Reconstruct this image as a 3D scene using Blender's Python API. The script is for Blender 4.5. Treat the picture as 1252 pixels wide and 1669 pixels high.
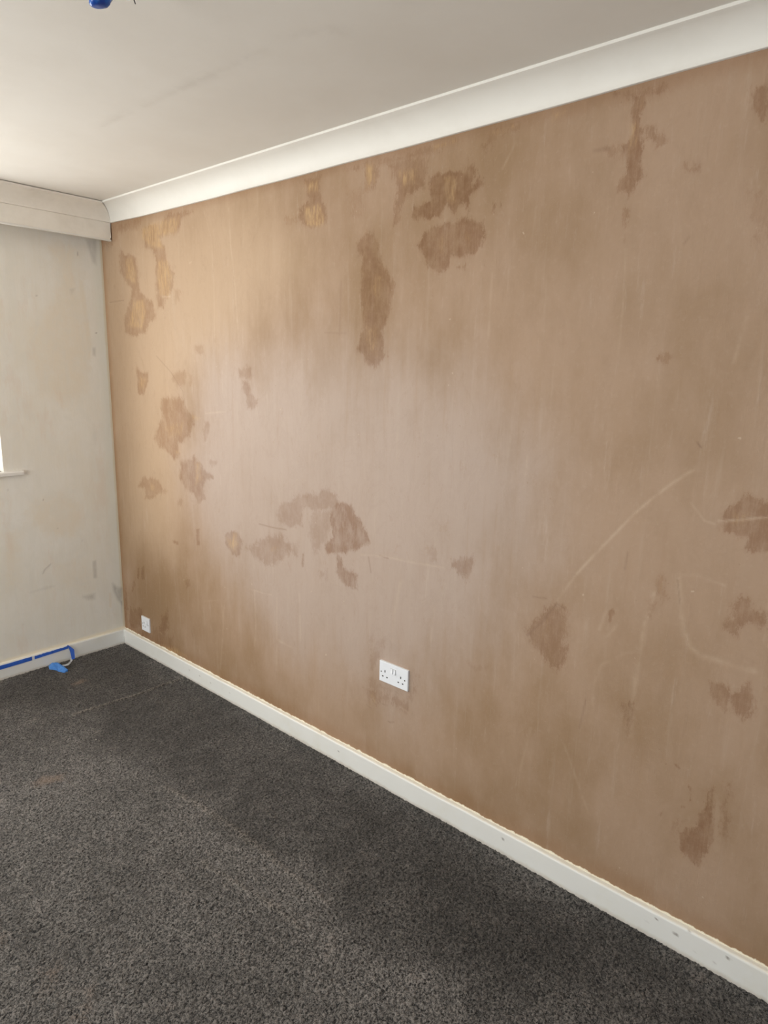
import bpy, bmesh, math, random
import numpy as np
from mathutils import Vector, Matrix
random.seed(4); rng = np.random.default_rng(7)
for o in list(bpy.data.objects): bpy.data.objects.remove(o, do_unlink=True)
sc = bpy.context.scene
COL = sc.collection

# ------------------------------------------------------------------ camera
F_PX, YAW, PITCH, ROLL = 1084.18, .852, .2066, .0223
CAM = Vector((-1.8543, -3.7095, 1.657))
cd = bpy.data.cameras.new('camera'); cam = bpy.data.objects.new('camera', cd); COL.objects.link(cam)
fw = Vector((math.sin(YAW)*math.cos(PITCH), math.cos(YAW)*math.cos(PITCH), -math.sin(PITCH)))
r0 = fw.cross(Vector((0, 0, 1))).normalized(); u0 = r0.cross(fw)
rr = r0*math.cos(ROLL) + u0*math.sin(ROLL); uu = -r0*math.sin(ROLL) + u0*math.cos(ROLL)
cam.matrix_world = Matrix(((rr.x, uu.x, -fw.x, CAM.x), (rr.y, uu.y, -fw.y, CAM.y), (rr.z, uu.z, -fw.z, CAM.z), (0, 0, 0, 1)))
cd.sensor_fit = 'VERTICAL'; cd.sensor_height = 24.0; cd.lens = F_PX/1669*24.0
cd.clip_start = .05; cd.clip_end = 100
sc.camera = cam

# ------------------------------------------------------------------ world, lights, exposure
sc.view_settings.view_transform = 'Standard'; sc.view_settings.look = 'None'
sc.view_settings.gamma = 1; sc.view_settings.use_curve_mapping = False
sc.view_settings.exposure = 0.42
w = bpy.data.worlds.new('overcast_sky'); sc.world = w; w.use_nodes = True
bg = w.node_tree.nodes['Background']; bg.inputs[0].default_value = (.80, .88, 1, 1); bg.inputs[1].default_value = 1.2

def area(name, loc, direction, sx, sy, power, color, spread=math.pi):
    l = bpy.data.lights.new(name, 'AREA'); l.shape = 'RECTANGLE'; l.size = sx; l.size_y = sy
    l.energy = power; l.color = color; l.spread = spread
    o = bpy.data.objects.new(name, l); COL.objects.link(o); o.location = loc
    o.rotation_euler = Vector(direction).to_track_quat('-Z', 'Z').to_euler()
    return o
# daylight through the far window; left and near lights are added fill, windows invented
area('daylight_far_window', (-1.55, .42, 1.68), (0, -1, -.05), 1.85, 1.1, 50, (1.0, .96, .88))
area('added_fill_left', (-3.95, -1.25, 1.45), (1, 0, 0), 1.9, 1.7, 74, (1.0, .97, .90))
area('added_fill_near', (-2.0, -5.55, 1.55), (0, 1, -.1), 2.2, 1.3, 24, (.84, .92, 1.0))

# ------------------------------------------------------------------ room sizes (metres)
HC = 2.483; HB = 2.400; CW = .0864; D = .1207; HP = 2.3128; HS = .0916; T = .0178
XL = -3.5; YF = -5.3

# ------------------------------------------------------------------ helpers
def link(name, me, mat=None, parent=None, kind=None, label=None, cat=None, group=None):
    o = bpy.data.objects.new(name, me); COL.objects.link(o)
    if mat and me: me.materials.append(mat)
    if parent: o.parent = parent
    if kind: o['kind'] = kind
    if label: o['label'] = label
    if cat: o['category'] = cat
    if group: o['group'] = group
    return o
def empty(name, loc, label=None, cat=None, kind=None, group=None):
    o = bpy.data.objects.new(name, None); COL.objects.link(o); o.location = loc; o.empty_display_size = .05
    for k, v in (('label', label), ('category', cat), ('kind', kind), ('group', group)):
        if v: o[k] = v
    return o
def bm_mesh(bm, name, smooth=False):
    me = bpy.data.meshes.new(name); bmesh.ops.recalc_face_normals(bm, faces=bm.faces); bm.to_mesh(me); bm.free()
    if smooth: me.shade_smooth()
    return me
def box(bm, x0, x1, y0, y1, z0, z1):
    vs = [bm.verts.new((x, y, z)) for z in (z0, z1) for x, y in ((x0, y0), (x1, y0), (x1, y1), (x0, y1))]
    for f in ((0, 1, 2, 3), (4, 5, 6, 7), (0, 1, 5, 4), (1, 2, 6, 5), (2, 3, 7, 6), (3, 0, 4, 7)):
        bm.faces.new([vs[i] for i in f])
    return vs
def bevel(bm, r, seg=2, edges=None):
    bmesh.ops.bevel(bm, geom=edges or bm.edges[:], offset=r, segments=seg, profile=.7, affect='EDGES')
def rbox(bm, x0, x1, y0, y1, z0, z1, r=.0015, seg=2):
    b2 = bmesh.new(); box(b2, x0, x1, y0, y1, z0, z1); bevel(b2, r, seg)
    me = bpy.data.meshes.new('t'); b2.to_mesh(me); b2.free(); bm.from_mesh(me); bpy.data.meshes.remove(me)
def tube(name, pts, r, mat, parent, res=3):
    c = bpy.data.curves.new(name, 'CURVE'); c.dimensions = '3D'; c.bevel_depth = r; c.bevel_resolution = res; c.use_fill_caps = True
    s = c.splines.new('NURBS'); s.points.add(len(pts)-1)
    for p, q in zip(s.points, pts): p.co = (*q, 1)
    s.use_endpoint_u = True; s.order_u = min(4, len(pts)); c.resolution_u = 8
    tmp = bpy.data.objects.new('t', c); COL.objects.link(tmp)
    me = bpy.data.meshes.new_from_object(tmp.evaluated_get(bpy.context.evaluated_depsgraph_get()))
    bpy.data.objects.remove(tmp, do_unlink=True); me.name = name; me.materials.clear(); me.shade_smooth()
    return link(name, me, mat, parent)

# material builder: tiny expression layer on nodes
class M:
    def __init__(s, name, rough=.6, spec=.3):
        s.m = bpy.data.materials.new(name); s.m.use_nodes = True; s.nt = s.m.node_tree
        s.b = s.nt.nodes['Principled BSDF']; s.b.inputs['Roughness'].default_value = rough
        s.b.inputs['Specular IOR Level'].default_value = spec
        s.co = s.nt.nodes.new('ShaderNodeTexCoord').outputs['Object']
        s.sep = s.nt.nodes.new('ShaderNodeSeparateXYZ'); s.nt.links.new(s.co, s.sep.inputs[0])
    def put(s, sock, v):
        if isinstance(v, bpy.types.NodeSocket): s.nt.links.new(v, sock)
        else:
            if isinstance(v, tuple) and len(v) == 3 and sock.type == 'RGBA': v = (*v, 1)
            sock.default_value = v
    def math(s, op, a, b=0.0, c=None, clamp=False):
        n = s.nt.nodes.new('ShaderNodeMath'); n.operation = op; n.use_clamp = clamp
        s.put(n.inputs[0], a); s.put(n.inputs[1], b)
        if c is not None: s.put(n.inputs[2], c)
        return n.outputs[0]
    def add(s, a, b): return s.math('ADD', a, b)
    def mul(s, a, b): return s.math('MULTIPLY', a, b)
    def noise(s, scale, detail=4, rough=.5, stretch=(1, 1, 1), off=0, dist=0):
        mp = s.nt.nodes.new('ShaderNodeMapping'); s.nt.links.new(s.co, mp.inputs[0])
        mp.inputs['Scale'].default_value = stretch; mp.inputs['Location'].default_value = (off, off*1.7, off*.3)
        n = s.nt.nodes.new('ShaderNodeTexNoise'); s.nt.links.new(mp.outputs[0], n.inputs['Vector'])
        n.inputs['Scale'].default_value = scale; n.inputs['Detail'].default_value = detail
        n.inputs['Roughness'].default_value = rough; n.inputs['Distortion'].default_value = dist
        return n.outputs['Fac']
    def cnoise(s, *a, **k): return s.add(s.noise(*a, **k), -.5)
    def step(s, v, lo, hi, a=0.0, b=1.0):
        n = s.nt.nodes.new('ShaderNodeMapRange'); n.interpolation_type = 'SMOOTHSTEP'
        for i, x in enumerate((v, lo, hi, a, b)): s.put(n.inputs[i], x)
        return n.outputs[0]
    def mix(s, f, a, b, mode='MIX'):
        n = s.nt.nodes.new('ShaderNodeMix'); n.data_type = 'RGBA'; n.blend_type = mode; n.clamp_factor = True
        s.put(n.inputs['Factor'], f); s.put(n.inputs[6], a); s.put(n.inputs[7], b)
        return n.outputs[2]
    def attr(s, name):
        n = s.nt.nodes.new('ShaderNodeAttribute'); n.attribute_name = name; return n.outputs['Fac']
    def base(s, c): s.put(s.b.inputs['Base Color'], c)
    def bump(s, h, strength=.3, dist=.002):
        n = s.nt.nodes.new('ShaderNodeBump'); n.inputs['Strength'].default_value = strength
        n.inputs['Distance'].default_value = dist; s.put(n.inputs['Height'], h)
        s.nt.links.new(n.outputs[0], s.b.inputs['Normal'])

# signed distance of stain outlines / scrape lines on a surface grid
def seg_dist(P, pts, close):
    best = np.full(len(P), 9.0); n = len(pts)
    for i in range(n if close else n-1):
        a = np.array(pts[i]); b = np.array(pts[(i+1) % n]); ab = b-a
        t = np.clip(((P-a) @ ab)/max(ab @ ab, 1e-12), 0, 1)
        best = np.minimum(best, np.hypot(*(P-a-t[:, None]*ab).T))
    return best
def inside(P, pts):
    r = np.zeros(len(P), bool); n = len(pts)
    for i in range(n):
        (xa, ya), (xb, yb) = pts[i], pts[(i+1) % n]
        if ya == yb: continue
        c = (ya > P[:, 1]) != (yb > P[:, 1])
        r ^= c & (P[:, 0] < (xb-xa)*(P[:, 1]-ya)/(yb-ya)+xa)
    return r
def near(P, pts, m):
    q = np.array(pts); lo = q.min(0)-m; hi = q.max(0)+m
    return np.where((P[:, 0] > lo[0]) & (P[:, 0] < hi[0]) & (P[:, 1] > lo[1]) & (P[:, 1] < hi[1]))[0]
def zones(P, items, margin=.08):
    """e: edge distance divided by softness (positive inside); s: strength of the nearest stain"""
    e = np.full(len(P), -8.0); s = np.zeros(len(P))
    for st, wd, pts in items:
        idx = near(P, pts, margin + wd*2); Q = P[idx]
        d = seg_dist(Q, pts, True); d[~inside(Q, pts)] *= -1; v = np.clip(d/wd, -8, 8)
        up = v > e[idx]; k = idx[up]; e[k] = v[up]; s[k] = st
    return e, s
def soft(P, items, margin=.3):
    """signed sum of soft zones"""
    a = np.zeros(len(P))
    for st, wd, pts in items:
        idx = near(P, pts, margin); Q = P[idx]
        d = seg_dist(Q, pts, True); d[~inside(Q, pts)] *= -1
        t = np.clip(d/wd*.5+.5, 0, 1); a[idx] += st*t*t*(3-2*t)
    return a
def lines(P, items):
    a = np.zeros(len(P))
    for wd, st, pts in items:
        idx = near(P, pts, .04); d = seg_dist(P[idx], pts, False)
        a[idx] = np.maximum(a[idx], st*np.exp(-(d/(wd*.7))**2))
    return a
def axis_pts(a, b, fine0, fine1, h, H):
    """grid positions from a to b, spacing h between fine0 and fine1, H elsewhere"""
    out = [a]
    while out[-1] < b-1e-6:
        x = out[-1]; st = h if fine0 <= x+1e-9 < fine1 else H
        nx = x+st
        if x < fine0 < nx: nx = fine0
        out.append(min(nx, b))
    return np.array(out)
def grid_mesh(name, us, vs, place, attrs=None, hole=None):
    U, V = np.meshgrid(us, vs, indexing='ij'); P = np.stack([U.ravel(), V.ravel()], 1)
    nu, nv = len(us), len(vs); co = place(P)
    i, j = np.meshgrid(np.arange(nu-1), np.arange(nv-1), indexing='ij')
    q = (i*nv+j).ravel(); F = np.stack([q, q+nv, q+nv+1, q+1], 1)
    if hole is not None:
        c = P[F].mean(1); F = F[~hole(c)]
    me = bpy.data.meshes.new(name); me.vertices.add(len(P)); me.vertices.foreach_set('co', co.ravel().astype(np.float32))
    me.loops.add(F.size); me.loops.foreach_set('vertex_index', F.ravel().astype(np.int32))
    me.polygons.add(len(F)); me.polygons.foreach_set('loop_start', np.arange(0, F.size, 4, dtype=np.int32))
    me.polygons.foreach_set('loop_total', np.full(len(F), 4, dtype=np.int32))
    me.update(calc_edges=True)
    for k, v in (attrs(P) if attrs else {}).items():
        a = me.attributes.new(k, 'FLOAT', 'POINT'); a.data.foreach_set('value', v.astype(np.float32))
    me.shade_smooth()
    return me

# ------------------------------------------------------------------ stains, marks and tone zones, in metres on their own surface
DAMP = [[0.75,0.008,[[-0.209,2.261],[-0.234,2.237],[-0.315,2.221],[-0.358,2.208],[-0.377,2.13],[-0.363,2.087],[-0.385,2.043],[-0.434,2.005],[-0.501,1.985],[-0.527,1.898],[-0.457,1.883],[-0.417,1.831],[-0.289,1.815],[-0.197,1.835],[-0.207,1.927],[-0.272,1.996],[-0.298,2.065],[-0.228,2.105],[-0.186,2.144],[-0.187,2.233]]],[0.75,0.008,[[-0.416,2.338],[-0.518,2.342],[-0.633,2.353],[-0.682,2.378],[-0.803,2.37],[-0.889,2.359],[-0.785,2.334],[-0.775,2.296],[-0.735,2.274],[-0.627,2.289],[-0.585,2.27],[-0.638,2.232],[-0.655,2.149],[-0.699,2.105],[-0.694,2.041],[-0.651,2.002],[-0.609,1.979],[-0.598,1.946],[-0.548,1.948],[-0.528,2.0],[-0.544,2.084],[-0.545,2.183],[-0.524,2.227],[-0.458,2.241],[-0.446,2.293]]],[0.5,0.012,[[-0.13,2.388],[-0.42,2.379],[-0.416,2.338],[-0.201,2.345],[-0.178,2.313],[-0.118,2.292],[-0.019,2.293],[0.006,2.332]]],[0.35,0.012,[[-0.701,2.032],[-0.762,2.02],[-0.758,1.972],[-0.712,1.974]]],[0.7,0.008,[[-1.613,2.271],[-1.674,2.282],[-1.726,2.278],[-1.762,2.239],[-1.763,2.208],[-1.724,2.194],[-1.664,2.201],[-1.623,2.231]]],[0.35,0.01,[[-1.529,2.249],[-1.593,2.254],[-1.603,2.227],[-1.55,2.221]]],[0.4,0.01,[[-0.865,1.764],[-0.939,1.772],[-0.943,1.719],[-0.862,1.723]]],[0.8,0.006,[[-0.302,1.678],[-0.343,1.633],[-0.424,1.63],[-0.42,1.589],[-0.367,1.513],[-0.303,1.516],[-0.303,1.604]]],[0.5,0.01,[[-0.646,1.633],[-0.782,1.644],[-0.77,1.589],[-0.729,1.562],[-0.651,1.594]]],[0.35,0.01,[[-0.796,1.632],[-0.842,1.632],[-0.831,1.582],[-0.8,1.572]]],[0.75,0.009,[[-0.56,1.507],[-0.725,1.518],[-0.769,1.459],[-0.836,1.429],[-0.826,1.385],[-0.774,1.311],[-0.691,1.278],[-0.687,1.223],[-0.635,1.19],[-0.579,1.231],[-0.502,1.243],[-0.444,1.284],[-0.495,1.354],[-0.543,1.402],[-0.532,1.475]]],[0.45,0.007,[[-0.918,1.408],[-0.963,1.415],[-0.959,1.36],[-0.92,1.314],[-0.9,1.356]]],[0.75,0.008,[[-0.701,1.188],[-0.783,1.205],[-0.824,1.232],[-0.904,1.174],[-0.977,1.139],[-0.916,1.123],[-0.898,1.068],[-0.903,1.024],[-0.847,0.993],[-0.803,1.037],[-0.724,1.054],[-0.679,1.113]]],[0.4,0.008,[[-0.937,1.221],[-1.025,1.222],[-1.002,1.198],[-0.957,1.189]]],[0.7,0.009,[[-0.302,1.058],[-0.452,1.076],[-0.486,1.051],[-0.552,1.012],[-0.443,0.978],[-0.385,0.951],[-0.32,0.946],[-0.319,1.001],[-0.249,1.002]]],[0.4,0.008,[[-0.644,0.978],[-0.703,0.991],[-0.692,0.957],[-0.65,0.95]]],[0.5,0.009,[[-1.195,1.662],[-1.297,1.671],[-1.296,1.633],[-1.283,1.609],[-1.206,1.623]]],[0.6,0.008,[[-1.225,1.608],[-1.276,1.605],[-1.293,1.548],[-1.336,1.527],[-1.317,1.488],[-1.266,1.485],[-1.255,1.547],[-1.224,1.577]]],[0.7,0.004,[[-0.815,0.855],[-0.847,0.861],[-0.845,0.777],[-0.818,0.772]]],[0.7,0.004,[[-0.583,0.752],[-0.644,0.759],[-0.643,0.739],[-0.591,0.739]]],[0.7,0.006,[[-1.066,0.881],[-1.109,0.898],[-1.165,0.899],[-1.205,0.863],[-1.175,0.788],[-1.118,0.776],[-1.064,0.828]]],[0.7,0.004,[[-0.191,0.51],[-0.212,0.52],[-0.204,0.449],[-0.184,0.45]]],[0.7,0.004,[[-0.239,0.537],[-0.274,0.549],[-0.265,0.463],[-0.233,0.455]]],[0.6,0.005,[[-0.697,0.551],[-0.736,0.569],[-0.733,0.525],[-0.702,0.508]]],[0.45,0.008,[[-0.098,0.354],[-0.159,0.444],[-0.154,0.4],[-0.117,0.336]]],[0.7,0.012,[[-0.074,0.237],[-0.222,0.275],[-0.19,0.156],[-0.102,0.109],[-0.043,0.15]]],[0.7,0.012,[[-0.436,0.288],[-0.505,0.338],[-0.496,0.231],[-0.462,0.158],[-0.389,0.18]]],[0.5,0.02,[[-0.015,0.09],[-0.185,0.11],[-0.371,0.196],[-0.538,0.18],[-0.55,0.111],[-0.36,0.074],[-0.14,0.075]]],[0.6,0.01,[[-0.028,0.37],[-0.048,0.375],[-0.037,0.097],[-0.006,0.088]]],[0.6,0.009,[[-1.473,1.076],[-1.552,1.098],[-1.583,1.139],[-1.672,1.151],[-1.785,1.191],[-1.839,1.164],[-1.826,1.114],[-1.701,1.085],[-1.628,1.099],[-1.62,1.011],[-1.551,0.989],[-1.472,0.997],[-1.456,1.037]]],[1.0,0.006,[[-1.813,1.131],[-1.846,1.146],[-1.919,1.142],[-1.932,1.111],[-1.984,1.072],[-2.016,1.012],[-1.96,0.973],[-1.869,0.935],[-1.773,0.916],[-1.758,0.954],[-1.814,0.994],[-1.786,1.068]]],[0.4,0.014,[[-1.672,1.07],[-1.813,1.122],[-1.8,0.992],[-1.744,0.941],[-1.701,0.892],[-1.672,0.968]]],[0.9,0.007,[[-1.835,0.929],[-1.869,0.925],[-1.876,0.877],[-1.95,0.864],[-1.951,0.805],[-1.898,0.792],[-1.857,0.823],[-1.829,0.847]]],[0.5,0.008,[[-1.074,0.884],[-1.141,0.895],[-1.203,0.849],[-1.173,0.785],[-1.099,0.806],[-1.063,0.846]]],[0.6,0.012,[[-1.23,0.831],[-1.354,0.9],[-1.471,0.943],[-1.55,0.915],[-1.55,0.883],[-1.485,0.826],[-1.385,0.783],[-1.3,0.8]]],[0.4,0.008,[[-1.73,0.836],[-1.787,0.853],[-1.78,0.806],[-1.73,0.805]]],[0.9,0.004,[[-1.362,0.857],[-1.454,0.88],[-1.47,0.867],[-1.403,0.841],[-1.361,0.829]]],[0.7,0.004,[[-1.624,0.887],[-1.634,0.889],[-1.631,0.83],[-1.623,0.828]]],[0.5,0.008,[[-1.566,0.917],[-1.596,0.923],[-1.596,0.865],[-1.568,0.865]]],[0.7,0.01,[[-2.399,1.015],[-2.453,1.035],[-2.491,1.051],[-2.499,1.01],[-2.487,0.961],[-2.457,0.976],[-2.405,0.995]]],[0.3,0.012,[[-2.304,1.031],[-2.346,1.043],[-2.343,0.995],[-2.312,0.988]]],[0.3,0.01,[[-2.505,0.658],[-2.582,0.674],[-2.573,0.653],[-2.516,0.639]]],[0.3,0.015,[[-2.032,0.617],[-2.119,0.642],[-2.108,0.59],[-2.034,0.547]]],[0.8,0.007,[[-1.637,2.377],[-1.736,2.367],[-1.731,2.325],[-1.746,2.286],[-1.77,2.252],[-1.765,2.209],[-1.707,2.194],[-1.647,2.204],[-1.611,2.241],[-1.627,2.277],[-1.667,2.297],[-1.657,2.342]]],[0.6,0.009,[[-1.962,2.372],[-2.012,2.369],[-2.03,2.326],[-1.997,2.291],[-1.964,2.285]]],[0.7,0.009,[[-2.021,2.367],[-2.094,2.352],[-2.156,2.36],[-2.201,2.358],[-2.238,2.346],[-2.241,2.292],[-2.235,2.255],[-2.175,2.254],[-2.138,2.22],[-2.132,2.165],[-2.1,2.151],[-2.109,2.235],[-2.103,2.298],[-2.094,2.338]]],[0.95,0.007,[[-2.248,2.291],[-2.333,2.288],[-2.388,2.284],[-2.406,2.311],[-2.429,2.272],[-2.424,2.237],[-2.462,2.252],[-2.47,2.23],[-2.438,2.215],[-2.413,2.198],[-2.415,2.167],[-2.38,2.187],[-2.354,2.159],[-2.324,2.189],[-2.305,2.16],[-2.261,2.154],[-2.202,2.159],[-2.174,2.182],[-2.2,2.206],[-2.259,2.214]]],[0.9,0.007,[[-2.226,2.109],[-2.27,2.131],[-2.355,2.137],[-2.423,2.14],[-2.47,2.118],[-2.483,2.076],[-2.468,2.046],[-2.423,2.029],[-2.382,2.022],[-2.354,2.03],[-2.348,1.998],[-2.306,1.985],[-2.268,2.004],[-2.236,2.046],[-2.213,2.077]]],[0.8,0.007,[[-1.949,2.139],[-1.992,2.152],[-2.036,2.1],[-2.046,2.034],[-2.093,1.989],[-2.107,1.941],[-2.093,1.864],[-2.061,1.798],[-2.072,1.736],[-2.089,1.717],[-2.022,1.667],[-1.976,1.698],[-1.93,1.743],[-1.965,1.806],[-1.964,1.869],[-1.944,1.944],[-1.956,2.054],[-1.932,2.105]]],[0.3,0.015,[[-1.867,2.293],[-1.955,2.292],[-1.948,2.211],[-1.904,2.216]]],[0.9,0.004,[[-2.502,2.173],[-2.511,2.169],[-2.509,2.142],[-2.496,2.143],[-2.503,2.155]]],[0.9,0.004,[[-2.527,2.172],[-2.534,2.171],[-2.535,2.151],[-2.529,2.152]]],[0.7,0.005,[[-2.377,1.996],[-2.411,2.004],[-2.412,1.985],[-2.394,1.989]]],[0.5,0.012,[[-2.444,2.335],[-2.48,2.367],[-2.566,2.384],[-2.567,2.369],[-2.506,2.357],[-2.465,2.316]]],[0.5,0.009,[[-1.875,2.369],[-2.215,2.376],[-2.342,2.381],[-2.363,2.375],[-2.238,2.351],[-1.979,2.357]]],[0.6,0.006,[[-2.093,1.989],[-2.114,1.97],[-2.112,1.923],[-2.095,1.924]]],[0.6,0.01,[[-2.867,2.389],[-2.918,2.381],[-3.0,2.384],[-3.007,2.37],[-2.974,2.36],[-2.945,2.366],[-2.904,2.371]]],[0.95,0.006,[[-2.911,2.379],[-2.949,2.37],[-2.95,2.338],[-2.937,2.323],[-2.944,2.299],[-2.95,2.262],[-2.957,2.242],[-2.955,2.21],[-2.965,2.181],[-2.946,2.156],[-2.933,2.133],[-2.926,2.126],[-2.913,2.147],[-2.892,2.145],[-2.895,2.174],[-2.912,2.19],[-2.914,2.218],[-2.896,2.244],[-2.884,2.265],[-2.914,2.273],[-2.923,2.303]]],[0.45,0.012,[[-2.847,2.262],[-2.899,2.272],[-2.916,2.25],[-2.908,2.223],[-2.864,2.245]]],[0.7,0.009,[[-2.962,2.291],[-2.982,2.292],[-2.984,2.264],[-2.969,2.267]]],[0.6,0.006,[[-3.007,2.273],[-3.012,2.272],[-3.014,2.245],[-2.997,2.239],[-2.988,2.227],[-2.987,2.259]]],[0.7,0.005,[[-2.923,2.103],[-2.934,2.097],[-2.926,2.074],[-2.928,2.052],[-2.919,2.056],[-2.917,2.08]]],[0.5,0.005,[[-2.92,2.051],[-2.926,2.05],[-2.929,2.016],[-2.923,2.016]]],[0.5,0.007,[[-3.062,2.186],[-3.078,2.178],[-3.086,2.188],[-3.096,2.186],[-3.098,2.164],[-3.071,2.162]]],[0.8,0.009,[[-3.212,2.322],[-3.235,2.325],[-3.253,2.277],[-3.232,2.253],[-3.214,2.273],[-3.203,2.292]]],[0.35,0.02,[[-3.232,2.092],[-3.278,2.077],[-3.29,1.983],[-3.255,2.003]]],[0.8,0.006,[[-3.037,1.714],[-3.056,1.719],[-3.086,1.719],[-3.073,1.699],[-3.054,1.697]]],[0.85,0.008,[[-3.252,1.317],[-3.28,1.35],[-3.308,1.377],[-3.355,1.367],[-3.393,1.367],[-3.409,1.241],[-3.346,1.231],[-3.32,1.235],[-3.317,1.258],[-3.257,1.273]]],[0.85,0.007,[[-3.307,1.082],[-3.324,1.114],[-3.345,1.11],[-3.351,1.087],[-3.379,1.083],[-3.392,1.068],[-3.39,1.041],[-3.359,1.041],[-3.329,1.027],[-3.327,1.002],[-3.288,1.009],[-3.283,1.027],[-3.311,1.046]]],[0.8,0.007,[[-3.276,0.852],[-3.311,0.861],[-3.33,0.839],[-3.355,0.854],[-3.372,0.891],[-3.389,0.841],[-3.389,0.796],[-3.37,0.776],[-3.346,0.793],[-3.332,0.82],[-3.325,0.785],[-3.308,0.792],[-3.283,0.815]]],[0.75,0.011,[[-2.715,0.856],[-2.744,0.894],[-2.801,0.961],[-2.839,0.956],[-2.858,0.91],[-2.853,0.843],[-2.861,0.793],[-2.842,0.749],[-2.803,0.752],[-2.752,0.79],[-2.726,0.82]]],[0.8,0.004,[[-2.98,0.982],[-2.999,0.989],[-3.001,0.97],[-2.994,0.94],[-2.98,0.944]]],[0.45,0.01,[[-3.105,1.116],[-3.133,1.116],[-3.138,1.065],[-3.128,1.043],[-3.114,1.066]]],[0.4,0.01,[[-3.091,1.041],[-3.122,1.042],[-3.111,1.006],[-3.099,0.996]]],[0.6,0.012,[[-3.046,0.709],[-3.075,0.72],[-3.078,0.664],[-3.076,0.609],[-3.061,0.664]]],[0.95,0.006,[[-3.266,0.391],[-3.293,0.416],[-3.292,0.454],[-3.312,0.513],[-3.319,0.551],[-3.328,0.521],[-3.336,0.427],[-3.335,0.356],[-3.31,0.295],[-3.281,0.304],[-3.257,0.305],[-3.25,0.368]]],[0.55,0.008,[[-3.347,0.578],[-3.363,0.588],[-3.367,0.553],[-3.357,0.514],[-3.371,0.473],[-3.373,0.426],[-3.357,0.417],[-3.355,0.465],[-3.351,0.518]]],[0.8,0.003,[[-3.257,0.536],[-3.266,0.519],[-3.272,0.487],[-3.264,0.476],[-3.267,0.502]]],[0.8,0.003,[[-3.247,0.457],[-3.255,0.463],[-3.255,0.458],[-3.248,0.452]]],[0.7,0.003,[[-3.215,0.577],[-3.222,0.58],[-3.229,0.572],[-3.223,0.57]]],[0.6,0.004,[[-3.191,0.415],[-3.2,0.415],[-3.199,0.404],[-3.193,0.402]]],[0.3,0.012,[[-3.222,0.397],[-3.245,0.409],[-3.253,0.34],[-3.235,0.331]]],[0.55,0.014,[[-2.008,0.388],[-2.072,0.413],[-2.102,0.404],[-2.151,0.414],[-2.231,0.407],[-2.248,0.373],[-2.218,0.355],[-2.16,0.381],[-2.082,0.355],[-2.022,0.344]]],[0.4,0.014,[[-2.034,0.577],[-2.088,0.577],[-2.077,0.53],[-2.036,0.47]]],[0.5,0.01,[[-2.251,0.502],[-2.271,0.496],[-2.272,0.464],[-2.257,0.458]]],[0.35,0.02,[[-2.032,0.448],[-2.084,0.445],[-2.23,0.442],[-2.269,0.54],[-2.25,0.54],[-2.238,0.432],[-2.143,0.418],[-2.029,0.399]]]]
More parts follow.
